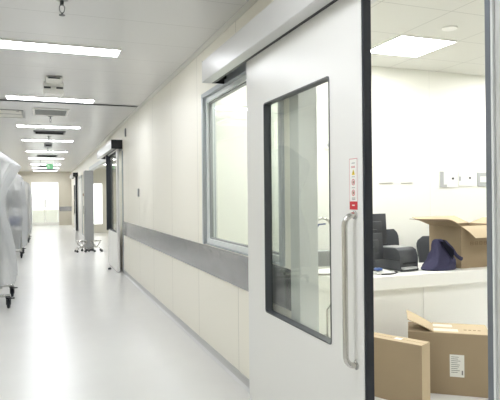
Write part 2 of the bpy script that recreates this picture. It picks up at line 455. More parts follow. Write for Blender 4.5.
for zc in (1.410, 1.364):
    p = MB()
    p.tube([(sx - .0004, 2.0215 + .0105 * math.cos(2 * PI * k / 20), zc + .0125 * math.sin(2 * PI * k / 20)) for k in range(20)], .0013, 6, closed=True)
    p.build('prohibition_ring', M['red'], stk)
    q = MB(); q.box(sx - .0006, sx, 2.0185, 2.0245, zc - .006, zc + .006); q.box(sx - .0006, sx, 2.0165, 2.0265, zc - .0015, zc + .002)
    q.build('pictogram', M['ink_box'], stk)

def track(label, y0, y1, cap_low):
    """aluminium cover box over the sliding rail: vertical face, small lower lip, dark slot beneath"""
    z0, z1, xf = 2.235, 2.402, 1.15
    t = thing('door_track_housing', label, 'door track', (XR, y0, z0))
    L_ = y1 - y0
    m = MB()
    P = [(0, z1 - z0), (xf - XR + .01, z1 - z0), (xf - XR, z1 - z0 - .01), (xf - XR, .004), (xf - XR + .004, 0), (xf - XR + .075, 0), (xf - XR + .075, .012),
         (xf - XR + .014, .012), (xf - XR + .014, z1 - z0 - .014), (0, z1 - z0 - .014)]
    m.prism(P, 0, L_, 'Y')
    m.build('cover', M['hdr'], t)
    MB().box(xf - XR + .075, xf - XR + .099, 0.01, L_ - .01, .002, .016).build('slot_shade', M['black'], t)  # black strip stands in for the shade in the gap behind the lip
    r = MB(); r.box(-.012, 0, .03, L_ - .03, -.01, z1 - z0 - .02)
    r.box(-.1, -.012, .03, L_ - .03, .09, .13); r.build('rail', M['alu'], t)
    e = MB(); e.box(xf - XR + .002, -.001, -.008 if cap_low else L_, 0 if cap_low else L_ + .008, .002, z1 - z0 - .002, .002)
    e.build('end_cap', M['black'], t)
    e = MB(); e.box(xf - XR + .002, -.001, -.008 if not cap_low else L_, 0 if not cap_low else L_ + .008, .002, z1 - z0 - .002, .002)
    e.build('end_cap', M['black'], t)
    return t
track('long white track housing above the near sliding door', 1.2, 4.04, True)

d2 = leaf('door_2', 'white sliding door leaf with black framed glass halfway down the corridor', 10.06, 11.5, 10.18, 11.42, .72, 2.2, False)
MB().box(1.212, 1.25, 11.43, 11.49, .70, 2.225, .004).build('edge_guard', M['dark'], d2)
track('white track housing with a black end cap over the second doorway', 10.02, 12.75, True)
MB().box(XR - .016, XR + .001, 9.95, 10.01, 0, 2.2, .003).build('jamb_post', M['alu'], d2)
struct('trim_8', MB().box(1.74, 1.84, 15.9, 16.0, 0, 2.5), M['cabgrey'], 'grey post inside the side room in front of its window', 'post')
d3 = leaf('door_3', 'farthest white sliding door leaf with a dark edge near the corridor end', 23.6, 24.9, 23.85, 24.65, .7, 1.9, True, th=.08)
track('small white track housing with dark end cap near the corridor end', 23.4, 26.2, True)
handle(d3, 23.7, .65, 1.3)
# casing of the far opening and a closed white door further on
c = MB(); c.box(XR - .014, XR + .103, O1 - .004, O1 + .1, 0, OZ + .1); c.box(XR - .014, XR + .103, O0, O1 - .004, OZ - .004, OZ + .1)
struct('trim_7', c, M['casing'], 'steel casing around the wide second doorway', 'door casing')
c = MB(); c.box(XR - .02, XR, 20.8, 20.9, 0, 2.2); c.box(XR - .02, XR, 23.0, 23.1, 0, 2.2); c.box(XR - .02, XR, 20.8, 23.1, 2.1, 2.2)
dd = struct('door_5', c, M['alu'], 'closed pale double door in a grey frame along the right wall', 'door')
m = MB(); m.box(XR - .012, XR, 20.9, 21.94, .01, 2.1); m.box(XR - .012, XR, 21.96, 23.0, .01, 2.1); m.build('door_leaf', M['white'], dd)

# ------------------------------------------------------------------ ceiling lights
def ceiling_light(label, x0, x1, y0, y1, mat, group, z=H):
    cx_, cy_ = (x0 + x1) / 2, (y0 + y1) / 2
    t = thing('ceiling_light', label, 'light', (cx_, cy_, z - .012), 0, group)
    hx, hy = (x1 - x0) / 2, (y1 - y0) / 2
    f = MB(); b_ = .012
    f.box(-hx - b_, -hx, -hy - b_, hy + b_, 0, .0118); f.box(hx, hx + b_, -hy - b_, hy + b_, 0, .0118)
    f.box(-hx, hx, -hy - b_, -hy, 0, .0118); f.box(-hx, hx, hy, hy + b_, 0, .0118)
    f.build('frame', M['white'], t)
    MB().box(-hx, hx, -hy, hy, .004, .011).build('diffuser', mat, t)
    return t
ORD = ['nearest', 'second', 'third', 'fourth', 'fifth', 'sixth', 'seventh', 'eighth', 'ninth']
YL = [5.1, 7.76, 10.75, 13.35, 16.5, 19.35, 22.75, 25.4, 28.0]
for k, y in enumerate(YL):
    if k == 0: lab = 'long bright light strip in the corridor ceiling nearest the camera'
    elif k == 8: lab = 'last short looking light strip of the corridor row, by the bright end door'
    else: lab = '%s bright light strip of the corridor ceiling row, counted from the camera' % ORD[k]
    ceiling_light(lab, -.43, .66, y - .12, y + .12, M['light'], 'light strips of the corridor ceiling')
for y, lab in ((1.95, 'corridor ceiling light strip overhead, above the frame'), (-1.0, 'corridor ceiling light strip just behind the viewpoint')):
    ceiling_light(lab, -.43, .66, y - .12, y + .12, M['light'], 'light strips of the corridor ceiling')
ceiling_light('square bright light panel in the white tile ceiling beyond the doorway', 2.8, 3.36, 3.78, 4.32, M['light_room'], 'square light panels of the room')
for x, y, lab in ((1.6, 3.78, 'added square light panel of the room, hidden behind the sliding door leaf'), (4.6, 3.8, 'added unseen square light panel over the right part of the room'), (4.6, 1.38, 'added unseen square light panel over the near right part of the room'), (2.2, 1.38, 'added unseen square light panel over the near left part of the room')):  # unseen panels added to brighten the room and the door jamb
    ceiling_light(lab, x, x + .56, y, y + .54, M['light_room'], 'square light panels of the room')
for y in (12.5, 15.8, 19.2):
    ceiling_light({12.5: 'nearest', 15.8: 'middle', 19.2: 'farthest'}[y] + ' light panel in the ceiling of the far side room', 1.9, 3.0, y - .2, y + .2, M['light_room'], 'light panels of the side room', 2.5)

# ------------------------------------------------------------------ other things on the ceiling
def vent(label, x0, x1, y0, y1, mat, fmat, slats):
    t = thing('ceiling_vent', label, 'vent', ((x0 + x1) / 2, (y0 + y1) / 2, H - .02), 0, 'vents of the corridor ceiling')
    hx, hy = (x1 - x0) / 2, (y1 - y0) / 2
    f = MB(); b_ = .035
    f.box(-hx - b_, -hx, -hy - b_, hy + b_, 0, .019, .003); f.box(hx, hx + b_, -hy - b_, hy + b_, 0, .019, .003)
    f.box(-hx, hx, -hy - b_, -hy, 0, .019, .003); f.box(-hx, hx, hy, hy + b_, 0, .019, .003)
    f.build('frame', fmat, t)
    g = MB(); g.box(-hx, hx, -hy, hy, .016, .019)
    for i in range(slats):
        y = -hy + (i + .5) * 2 * hy / slats
        g.box(-hx, hx, y - .003, y + .003, .004, .016)
    g.build('grille', mat, t)
    return t
vent('square grey air grille with a white rim, nearest on the corridor ceiling', -.10, .345, 8.62, 9.2, M['lgrey'], M['white'], 9)
vent('dark rectangular ceiling vent just beyond the third light strip', -.13, .4, 11.5, 11.9, M['black'], M['gasket'], 5)
vent('dark ceiling vent between the fifth and sixth light strips', -.13, .4, 18.0, 18.5, M['black'], M['gasket'], 5)
vent('farthest dark ceiling vent, before the last light strips', -.13, .4, 23.9, 24.4, M['black'], M['gasket'], 5)

def sprinkler(label, x, y, drop=.1, k=1.0):
    t = thing('sprinkler', label, 'sprinkler', (x, y, H - .1 * k), 0, 'sprinklers of the corridor ceiling')
    MB().lathe([(0, .1 * k), (.036 * k, .1 * k), (.034 * k, .088 * k), (.018 * k, .084 * k), (0, .084 * k)], n=18).build('escutcheon', M['grey'], t, 40)
    b_ = MB().lathe([(.0, .086 * k), (.011 * k, .086 * k), (.011 * k, .062 * k), (.007 * k, .058 * k), (0, .058 * k)], n=12)
    for s in (-1, 1):
        b_.tube([(s * .008 * k, 0, .062 * k), (s * .015 * k, 0, .045 * k), (s * .011 * k, 0, .022 * k), (0, 0, .012 * k)], .0028 * k, 6)
    b_.build('frame', M['gasket'], t, 40)
    MB().lathe([(0, .0), (.017 * k, 0), (.018 * k, .003 * k), (.006 * k, .006 * k), (.005 * k, .012 * k), (0, .012 * k)], n=16).build('deflector', M['gasket'], t, 40)
sprinkler('small dark sprinkler head hanging nearest at the top of the view', .13, 3.83, k=1.15)
sprinkler('small sprinkler head beside the square grey air grille', .125, 9.42)
sprinkler('tiny sprinkler head past the nearest dark ceiling vent', .13, 12.5)
sprinkler('farthest sprinkler head beyond the fourth light strip', .13, 15.2)

# ceiling unit: plate and a boxed detector with a slot
t = thing('ceiling_beacon', 'grey boxed detector unit hanging on the corridor ceiling between two light strips', 'detector', (.125, 6.75, H - .13))
MB().box(-.085, .085, -.45, -.2, .095, .128, .012, 3).build('mounting_plate', M['white'], t, 40)
MB().box(-.06, .06, -.472, -.45, .1, .113, .003).build('slot', M['gasket'], t)
MB().box(-.11, .11, -.12, .12, .01, .129, .012, 3).build('housing', M['white'], t, 40)
MB().box(-.105, .105, -.126, -.12, .055, .075, .002).build('dark_strip', M['gasket'], t)
MB().box(-.03, .03, -.13, -.126, .05, .078, .004).build('lens', M['white'], t)
MB().box(-.1, .1, -.1, .1, 0, .01, .004).build('base_plate', M['white'], t)
t = thing('smoke_detector', 'small dark boxed detector on the corridor ceiling beyond the fourth light strip', 'detector', (.13, 14.1, H - .1))
MB().box(-.09, .09, -.05, .05, 0, .1, .01).build('housing', M['grey'], t, 40)
MB().box(-.06, .06, -.056, -.05, .03, .06).build('lens', M['black'], t)
# access hatch on the left of the ceiling
t = thing('access_hatch', 'flush square access hatch with a latch in the left of the corridor ceiling', 'hatch', (-.55, 9.3, H - .008))
f = MB()
for a0, a1, b0, b1 in ((-.45, .28, -.42, -.395), (-.45, .28, .395, .42), (-.45, -.425, -.395, .395), (.255, .28, -.395, .395), (-.425, .255, -.02, .02)):
    f.box(a0, a1, b0, b1, 0, .0079)
f.build('frame', M['grey'], t)
for s in (-1, 1):
    MB().box(-.425, .255, min(s * .025, s * .39), max(s * .025, s * .39), .002, .0079).build('panel', M['cornice'], t)
MB().lathe([(0, -.006), (.02, -.006), (.022, .004), (0, .004)], (.2, -.3, 0), 16).build('latch', M['lgrey'], t, 40)
# exit sign
t = thing('exit_sign', 'small green lit exit sign hanging far down the corridor', 'sign', (.13, 20.4, 2.36))
MB().box(-.32, .32, -.02, .02, 0, .03).build('lower_rail', M['gasket'], t)
g = MB().box(-.01, .22, -.018, .018, .03, .2, .004).build('panel', M['green'], t)
p = MB(); p.lathe([(0, -.014), (.014, 0), (0, .014)], (.06, -.02, .17), 10)
p.tube([(.06, -.02, .155), (.075, -.02, .11), (.045, -.02, .08), (.03, -.02, .05)], .009, 6); p.tube([(.075, -.02, .11), (.1, -.02, .085), (.1, -.02, .05)], .009, 6)
p.tube([(.03, -.02, .125), (.062, -.02, .145), (.095, -.02, .125)], .007, 6); p.box(.15, .155, -.021, -.018, .05, .18); p.box(.195, .2, -.021, -.018, .05, .18); p.box(.15, .2, -.021, -.018, .175, .18)
p.build('pictogram', M['white'], g)
for x in (-.2, .28): MB().tube([(x, 0, .03), (x, 0, .328)], .008, 8).build('hanger', M['grey'], t)
# round ceiling speaker in the room
t = thing('ceiling_speaker', 'round white speaker ring in the tile ceiling beyond the doorway', 'speaker', (3.05, 3.5, H - .012))
MB().lathe([(.04, .0), (.056, 0), (.06, .004), (.06, .0118), (.04, .0118)], n=28).build('rim', M['white'], t, 40)
MB().lathe([(0, .003), (.04, .003), (.04, .0118), (0, .0118)], n=28).build('grille', M['lgrey'], t, 40)

# ------------------------------------------------------------------ small plates on the right corridor wall
t = thing('wall_sensor', 'small grey vertical sensor high on the cream wall before the second doorway', 'sensor', (XR - .02, 9.56, 2.41))
MB().box(0, .0199, -.03, .03, 0, .14, .004).build('body', M['grey'], t); MB().box(-.003, 0, -.02, .02, .03, .11).build('face', M['lgrey'], t)
t = thing('wall_switch', 'small grey vertical switch plate halfway up the cream wall', 'switch', (XR - .016, 8.26, 1.37))
MB().box(0, .0159, -.035, .035, 0, .12, .004).build('plate', M['grey'], t); MB().box(-.004, 0, -.015, .015, .03, .09, .001).build('rocker', M['lgrey'], t)
t = thing('wall_switch', 'tiny dark red button plate on the right wall beside the farther closed doors', 'switch', (XR - .02, 20.2, 1.42))
MB().box(0, .0199, -.05, .05, 0, .1, .004).build('plate', M['ink_box'], t); MB().box(-.004, 0, -.02, .02, .03, .07, .001).build('button', M['red'], t)

# ------------------------------------------------------------------ carts under plastic
def caster(parent, x, y, k=1.0):
    c = MB(); c.lathe([(0, .125 * k), (.03 * k, .125 * k), (.03 * k, .115 * k), (.012 * k, .112 * k), (0, .112 * k)], (x, y, 0), 14)
    c.box(x - .024 * k, x - .018 * k, y - .02 * k, y + .05 * k, .045 * k, .118 * k, .002); c.box(x + .018 * k, x + .024 * k, y - .02 * k, y + .05 * k, .045 * k, .118 * k, .002)
    c.box(x - .02 * k, x + .06 * k, y + .03 * k, y + .045 * k, .1 * k, .112 * k, .002)
    o = c.build('caster', M['black'], parent, 40)
    MB().lathe([(0, -.016 * k), (.042 * k, -.016 * k), (.052 * k, -.008 * k), (.052 * k, .008 * k), (.042 * k, .016 * k), (0, .016 * k)], (x, y + .03 * k, .052 * k), 20, Matrix.Rotation(PI / 2, 4, 'Y')).build('wheel', M['dark'], o, 40)
def cart(label, loc, hw, hl, prof, seed, stuff, flare=0, cw=None):
    """prof: list of (z, half width); cover lofted around a shelf frame on four castors"""
    t = thing('covered_cart', label, 'cart', loc, 0, 'equipment carts under plastic film')
    zt = prof[0][0]
    f = MB()
    iw, il = hw - .07, hl - .08
    for sx_ in (-1, 1):
        for sy_ in (-1, 1):
            f.tube([(sx_ * iw, sy_ * il, .125), (sx_ * iw, sy_ * il, zt - .2)], .016, 8)
    for sx_ in (-1, 1): f.tube([(sx_ * iw, -il, zt - .22), (sx_ * iw, il, zt - .22)], .014, 8)
    cw = cw or iw
    for sy_ in (-1, 1): f.box(-cw - .02, cw + .02, sy_ * il - .02, sy_ * il + .02, .142, .175, .004)
    f.build('frame', M['steel'], t, 40)
    for z in (.22, .7, 1.15):
        MB().box(-iw, iw, -il, il, z, z + .03, .006).build('shelf', M['lgrey'], t)
    for sx_ in (-1, 1):
        for sy_ in (-1, 1): caster(t, sx_ * cw, sy_ * il - .03, 1.15)
    for (x0, x1, y0, y1, z0, z1, mt) in stuff:
        MB().box(x0, x1, y0, y1, z0, z1, .015).build('equipment_box', M[mt], t, 40)
    # film
    n = 132; rows = []
    for (z, wd, ex) in prof:
        row = []
        for k in range(n):
            a = 2 * PI * k / n
            ca, sa = math.cos(a), math.sin(a)
            e = 7.0
            rr = (abs(ca) ** e + abs(sa) ** e) ** (-1 / e)
            nn = noise.noise((ca * 3 + seed, sa * 3, z * 1.2)) * .05 + noise.noise((ca * 9, sa * 9 + seed, z * .8)) * .035 + (abs(noise.noise((ca * 16, sa * 16 + seed, z * 1.6))) - .2) * .05
            f_ = min(1, (zt - z) * 2.0 + .1)
            wx = (wd + nn * f_) * (rr * ca)
            wy = (hl + (wd - hw) * .5 + nn * f_) * (rr * sa)
            if flare and ca > 0: wx += ex * min(1, (rr * ca) ** 2)
            zz = z + .03 * noise.noise((ca * 2 + seed, sa * 2, 3)) * f_ 
            row.append((wx, wy, zz))
        rows.append(row)
    m = MB(); m.grid(rows, close_u=True)
    top = [v for v in m.bm.verts][:n]
    m.bm.faces.new(top)
    o = m.build('plastic_cover', M['film'], t, 60)
    return t
cart('nearest tall cart wrapped in clear plastic film, at the left edge', (-.79, 7.80, 0), .31, .50,
     [(2.11, .04, 0), (2.10, .1, 0), (2.03, .2, 0), (1.93, .32, 0), (1.825, .45, 0), (1.795, .485, 0), (1.775, .48, 0), (1.71, .43, 0), (1.6, .36, 0), (1.5, .31, 0), (1.38, .275, 0), (1.2, .285, 0), (.95, .34, 0), (.7, .39, 0), (.5, .42, 0), (.4, .43, 0), (.3, .43, 0)], 1.3,
     [(-.2, .18, -.3, .3, .73, 1.05, 'lgrey'), (-.2, .16, -.3, .1, .25, .6, 'white'), (-.18, .15, -.25, .3, 1.18, 1.55, 'white')], 1, .38)

cart('middle cart under creased plastic film with a blue item inside', (-.82, 14.0, 0), .42, .62,
     [(1.93, .2, 0), (1.92, .3, 0), (1.86, .36, 0), (1.7, .385, 0), (1.4, .4, 0), (1.1, .42, 0), (.9, .43, 0), (.6, .42, 0), (.4, .41, 0), (.22, .39, 0)], 5.1,
     [(.1, .33, -.5, -.2, .73, .95, 'blue'), (-.3, .32, -.5, .4, 1.18, 1.55, 'grey'), (-.3, .3, -.1, .5, .25, .6, 'grey')])
cart('farthest cart wrapped in white plastic film near the bright end door', (-.80, 18.6, 0), .44, .62,
     [(1.9, .2, 0), (1.89, .3, 0), (1.82, .4, 0), (1.6, .43, 0), (1.3, .44, 0), (1.0, .45, 0), (.7, .44, 0), (.4, .43, 0), (.25, .41, 0)], 9.4,
     [(-.3, .3, -.4, .4, .73, 1.1, 'white'), (-.3, .3, -.4, .4, 1.18, 1.5, 'lgrey')])

# ------------------------------------------------------------------ by the second doorway
t = thing('storage_cabinet', 'tall narrow grey steel cabinet standing by the second doorway', 'cabinet', (1.11, 14.75, 0))
MB().box(-.105, .105, -.22, .22, .04, 2.06, .006).build('body', M['cabgrey'], t)
MB().box(-.1, .1, -.2, .2, 0, .04).build('plinth', M['gasket'], t)
MB().box(-.112, -.105, -.21, .21, .06, 2.04, .002).build('door', M['cabgrey'], t)
h = MB().tube([(-.115, -.17, .95), (-.14, -.17, .95), (-.14, -.17, 1.15), (-.115, -.17, 1.15)], .007, 8); h.build('handle', M['steel'], t)
def bowl_stand(label, loc, rz):
    t = thing('wheeled_bowl_stand', label, 'stand', loc, rz, 'chrome stands by the second doorway')
    MB().tube(arc((0, 0, .27), .13, 0, 2 * PI - 2 * PI / 24, 23, 'XY'), .01, 8, closed=True).build('ring', M['chrome'], t, 40)
    MB().lathe([(0, .1), (.035, .1), (.035, .14), (0, .14)], n=16).build('hub', M['chrome'], t, 40)
    for k in range(5):
        a = 2 * PI * k / 5; c_, s_ = math.cos(a), math.sin(a)
        l = MB().tube([(.13 * c_, .13 * s_, .27), (.11 * c_, .11 * s_, .2), (.03 * c_, .03 * s_, .12), (.12 * c_, .12 * s_, .1), (.165 * c_, .165 * s_, .06)], .009, 8).build('leg', M['chrome'], t, 40)
        MB().lathe([(0, -.01), (.03, -.01), (.03, .01), (0, .01)], (.165 * c_, .165 * s_, .03), 14, Matrix.Rotation(a, 4, 'Z') @ Matrix.Rotation(PI / 2, 4, 'Y')).build('wheel', M['gasket'], l, 40)
bowl_stand('low chrome five legged stand left of the tall grey cabinet', (.90, 14.3, 0), .2)
bowl_stand('low chrome five legged stand right of the tall grey cabinet', (1.235, 14.25, 0), .7)
t = thing('door_stop', 'tiny dark door stop on the floor at the second doorway', 'door stop', (1.17, 10.6, 0))
MB().lathe([(0, 0), (.03, 0), (.03, .02), (.02, .035), (0, .035)], n=16).build('rubber', M['dark'], t, 40)
MB().lathe([(0, .035), (.01, .035), (.01, .041), (0, .041)], n=12).build('screw', M['steel'], t, 40)

# ------------------------------------------------------------------ room beyond the doorway
CT = .75
t = thing('reception_counter', 'long white counter with a thick worktop across the room', 'counter', (2.0, 3.45, 0))
MB().box(0, 4.1, 0, .58, CT - .105, CT, .006).build('worktop', M['white2'], t)
for k in range(4):
    MB().box(.03 + k * .74, .03 + (k + 1) * .74 - .004, .05, .07, .06, CT - .107, .002).build('front_panel', M['white2'], t)
MB().box(2.99, 4.07, .05, .07, .06, CT - .107, .002).build('front_panel', M['white2'], t)
MB().box(.03, 4.07, .08, .1, 0, .06).build('plinth', M['lgrey'], t)
MB().box(.03, .05, .07, .5, .0, CT - .107).build('end_panel', M['white2'], t)
MB().box(4.05, 4.07, .07, .5, .0, CT - .107).build('end_panel', M['white2'], t)

# label printer
t = thing('label_printer', 'dark grey label printer with paper in its slot on the counter', 'printer', (2.632, 3.605, CT), math.radians(9))
pw, pd, ph = .2, .29, .185
m = MB(); m.prism([(0, .004), (0, .118), (.02, .168), (.055, ph), (pd - .05, ph - .006), (pd, .14), (pd, .004)], 0, pw, 'X', .007)
m.build('housing', M['charcoal'], t, 40)
MB().box(-.003, pw + .003, .006, pd - .01, .086, .092, .001).build('lid_seam', M['black'], t)
MB().box(.03, pw - .03, -.004, .004, .055, .07, .002).build('paper_slot', M['black'], t)
MB().box(.012, pw - .045, -.035, .003, .018, .035, .002).build('paper_strip', M['lgrey'], t)
MB().box(.008, pw - .008, -.012, .01, 0, .02, .003).build('front_foot', M['black'], t)
MB().box(.02, pw - .02, .06, pd - .06, ph - .006, ph + .002, .002).build('top_cover', M['grey'], t)

def monitor(label, loc, rz, w_, z0, z1, tilt):
    t = thing('computer_monitor', label, 'monitor', loc, rz, 'monitors on the counter')
    Mx = Matrix.Translation((0, 0, (z0 + z1) / 2)) @ Matrix.Rotation(tilt, 4, 'X')
    h_ = (z1 - z0) / 2
    MB().box(-w_ / 2, w_ / 2, -.012, .016, -h_, h_, .005, M=Mx).build('housing', M['charcoal'], t, 40)
    MB().box(-w_ / 2 + .012, w_ / 2 - .012, .016, .018, -h_ + .015, h_ - .012, M=Mx).build('screen', M['charcoal2'], t)
    MB().box(-w_ * .3, w_ * .3, -.03, -.012, -h_ * .5, h_ * .5, .006, M=Mx).build('rear_cover', M['charcoal'], t, 40)
    MB().box(-.03, .03, -.04, -.022, .01, (z0 + z1) / 2, .004).build('stand', M['charcoal'], t)
    MB().box(-.09, .09, -.045, .05, 0, .012, .004).build('foot', M['charcoal'], t)
    return t
monitor('tall dark monitor seen from behind beside the sliding door edge', (2.60, 3.955, CT), math.radians(6), .31, .19, .45, -.06)
monitor('lower dark monitor seen from behind, in front of the tall one', (2.452, 3.77, CT), math.radians(4), .27, .085, .30, -.08)
# small clutter next to the printer
t = thing('paper_packet', 'small crumpled white and blue packet on the counter beside the printer', 'packet', (2.44, 3.575, CT))
rows = []
for i in range(9):
    u = i / 8
    rows.append([(-.07 + .14 * u + .006 * math.sin(j * 2), -.045 + .09 * j / 8, .012 + .022 * math.sin(PI * u) * math.sin(PI * j / 8) + .007 * noise.noise((i * .9, j * .9, 2))) for j in range(9)])
MB().sheet(rows, .008).build('wrapper', M['paper'], t, 50)
MB().box(-.06, -.01, -.03, .02, .03, .048, .004).build('blue_label', M['blue'], t)
t = tag(MB().tube([(2.40, 3.52, CT + .005), (2.46, 3.50, CT + .006), (2.53, 3.53, CT + .005), (2.58, 3.57, CT + .006), (2.60, 3.63, CT + .005)], .005, 8).build('power_cable', M['black'], None, 40),
        'short black cable curling on the counter in front of the packet', 'cable')

# office chairs behind the counter
def office_chair(label, loc, rz, w_=.44, dz=0.0):
    t = thing('office_chair', label, 'chair', loc, rz, 'office chairs behind the counter')
    # backrest: rounded upright shell, slightly curved
    n = 12; rows = []
    for i in range(n + 1):
        v = i / n
        z = .62 + dz + .40 * v
        hw_ = w_ / 2 * (1 - .1 * (1 - v)) * (1 if v < .75 else math.sqrt(max(0, 1 - ((v - .75) / .26) ** 2)) * .35 + .65)
        rows.append([(hw_ * (-1 + 2 * j / 10), .22 - .03 * math.cos((-1 + 2 * j / 10) * 1.4) + .06 * v, z) for j in range(11)])
    MB().sheet(rows, .035).build('backrest', M['mesh'], t, 50)
    MB().box(-.23, .23, -.25, .2, .43, .5, .025, 3).build('seat', M['mesh'], t, 40)
    MB().tube([(0, .15, .44), (0, .26, .5), (0, .27, .7)], .018, 8).build('back_post', M['black'], t, 40)
    MB().tube([(0, 0, .09), (0, 0, .44)], .025, 12).build('gas_lift', M['black'], t, 40)
    for s in (-1, 1):
        MB().tube([(s * .22, .08, .46), (s * .27, .08, .5), (s * .27, .1, .64), (s * .27, -.12, .655)], .014, 8).build('armrest', M['black'], t, 40)
    for k in range(5):
        a = 2 * PI * k / 5 + .3; c_, s_ = math.cos(a), math.sin(a)
        lg = MB().tube([(0, 0, .1), (.27 * c_, .27 * s_, .065)], [.022, .014], 8).build('leg', M['black'], t, 40)
        MB().lathe([(0, -.015), (.027, -.015), (.027, .015), (0, .015)], (.27 * c_, .27 * s_, .027), 14, Matrix.Rotation(a, 4, 'Z') @ Matrix.Rotation(PI / 2, 4, 'X')).build('wheel', M['black'], lg, 40)
    return t
office_chair('black office chair with a rounded back behind the printer', (3.12, 4.285, 0), math.radians(4))
office_chair('black office chair half hidden behind the open carton', (3.80, 4.285, 0), math.radians(-6), .56, -.085)

# navy cloth bag
t = thing('cloth_bag', 'slumped navy blue cloth bag leaning on the open carton', 'bag', (3.022, 3.60, CT))
rows = []; n = 40
prof = [(0.0, .15, .095, -.02, 0), (.012, .16, .1, -.02, 0), (.04, .135, .095, -.002, 0), (.08, .110, .085, .017, .005), (.12, .097, .07, .019, .01), (.16, .078, .055, .012, .015), (.2, .054, .04, -.004, .02), (.228, .036, .028, -.016, .02), (.243, .02, .016, -.02, .02), (.246, .004, .004, -.02, .02)]
for z, a_, b_, ox, oy in prof:
    row = []
    for k in range(n):
        an = 2 * PI * k / n
        nn = 1 + .4 * noise.noise((math.cos(an) * 2.2, math.sin(an) * 2.2, z * 9 + 4)) + .2 * noise.noise((math.cos(an) * 5, math.sin(an) * 5, z * 14))
        if z < .02: nn = 1 + .1 * noise.noise((math.cos(an) * 2.2, math.sin(an) * 2.2, 4))
        row.append((ox + a_ * nn * math.cos(an), oy + b_ * nn * math.sin(an), max(0.001, z + (.012 * noise.noise((math.cos(an) * 3, math.sin(an) * 3, z * 8)) if .03 < z < .2 else 0))))
    rows.append(row)
m = MB(); m.grid(rows, close_u=True); vs = list(m.bm.verts); m.bm.faces.new(list(reversed(vs[:n]))); m.bm.faces.new(vs[-n:])
m.build('body', M['navy'], t, 70)
m = MB()
rows = []
for i in range(7):
    u = i / 6
    rows.append([(-.03 + .09 * u + .02 * math.sin(j * PI / 4) * (1 - u) - .012 * j / 4, -.055 - .028 * u - .006 * math.sin(j * PI / 4), .235 - .115 * u - .03 * (j - 2) / 2 * (.3 + u)) for j in range(5)])
m.sheet(rows, .004).build('opening', M['navy_dark'], t, 60)
m = MB(); m.tube([(-.02, -.01, .238), (.02, -.035, .225), (.06, -.06, .175), (.09, -.075, .12), (.115, -.075, .10), (.148, -.072, .085)], [.012, .014, .014, .014, .015, .017], 8)
m.build('strap', M['navy'], t, 50)

# ---- cartons
def sheet_between(a, b_, c_, d, th, mat, name, parent, sag=0, n=8):
    """flap from hinge a-b to outer edge d-c, sagging in the middle"""
    a, b_, c_, d = map(Vector, (a, b_, c_, d))
    rows = []
    for i in range(n + 1):
        v = i / n
        p, q = a.lerp(d, v), b_.lerp(c_, v)
        off = Vector((0, 0, sag * math.sin(PI * v)))
        rows.append([p.lerp(q, j / 4) + off for j in range(5)])
    return MB().sheet(rows, th).build(name, mat, parent, 30)
def open_box(t, w_, d, h, th=.006):
    m = MB()
    m.box(0, w_, 0, th, 0, h); m.box(0, w_, d - th, d, 0, h); m.box(0, th, th, d - th, 0, h); m.box(w_ - th, w_, th, d - th, 0, h); m.box(th, w_ - th, th, d - th, 0, th)
    return m.build('body', M['card'], t)
# open carton on the counter
w_, d_, h_ = .47, .37, .345
t = thing('cardboard_box', 'large open cardboard carton with spread flaps on the white counter', 'box', (3.193, 3.555, CT), math.radians(3))
open_box(t, w_, d_, h_)
e = .003
sheet_between((0, 0, h_ + e), (0, d_, h_ + e), (-.2, d_ + .02, h_ + .055), (-.165, -.02, h_ + .066), .004, M['card'], 'flap', t, .012)
sheet_between((0, 0, h_ + e), (w_, 0, h_ + e), (w_ , -.15, h_ - .085), (0.005, -.15, h_ - .085), .004, M['card_in'], 'flap', t, .01)
sheet_between((0, d_, h_ + e), (w_, d_, h_ + e), (w_ + .02, d_ + .2, h_ + .06), (-.02, d_ + .2, h_ + .06), .004, M['card_in'], 'flap', t)
sheet_between((w_, 0, h_ + e), (w_, d_, h_ + e), (w_ + .16, d_ - .01, h_ + .05), (w_ + .16, .01, h_ + .05), .004, M['card_in'], 'flap', t)
m = MB()
for k in range(5):
    x = .1 + k * .05
    m.box(x, x + .033, -.0012, 0, .187, .191); m.box(x, x + .033, -.0012, 0, .211, .215); m.box(x, x + .004, -.0012, 0, .187, .215); m.box(x + .029, x + .033, -.0012, 0, .187, .215); m.box(x + .006, x + .027, -.0012, 0, .199, .203)
m.build('printed_marks', M['ink_box'], t)

# flat carton standing on the floor by the doorway
ang = math.atan2(-.307, .16)
t = thing('cardboard_box', 'flat sealed cardboard carton standing upright on the floor by the doorway', 'box', (2.019, 3.258, 0), ang)
Lw, Tk, Hh = .465, .122, .40
m = MB(); m.box(0, Lw, 0, Tk, 0, Hh, .002, 1); m.build('body', M['card'], t)
MB().box(.0005, Lw - .0005, .001, Tk - .001, Hh, Hh + .0016).build('lid_flap', M['card_in'], t)
MB().box(.002, Lw - .002, Tk / 2 - .001, Tk / 2 + .001, Hh + .0016, Hh + .0022).build('lid_seam', M['ink_box'], t)
MB().box(.25, .30, .045, .085, Hh + .0016, Hh + .0028).build('shipping_label', M['paper'], t)
MB().box(Lw, Lw + .0015, .001, Tk - .001, .002, Hh - .002).build('end_flap', M['card_in'], t)

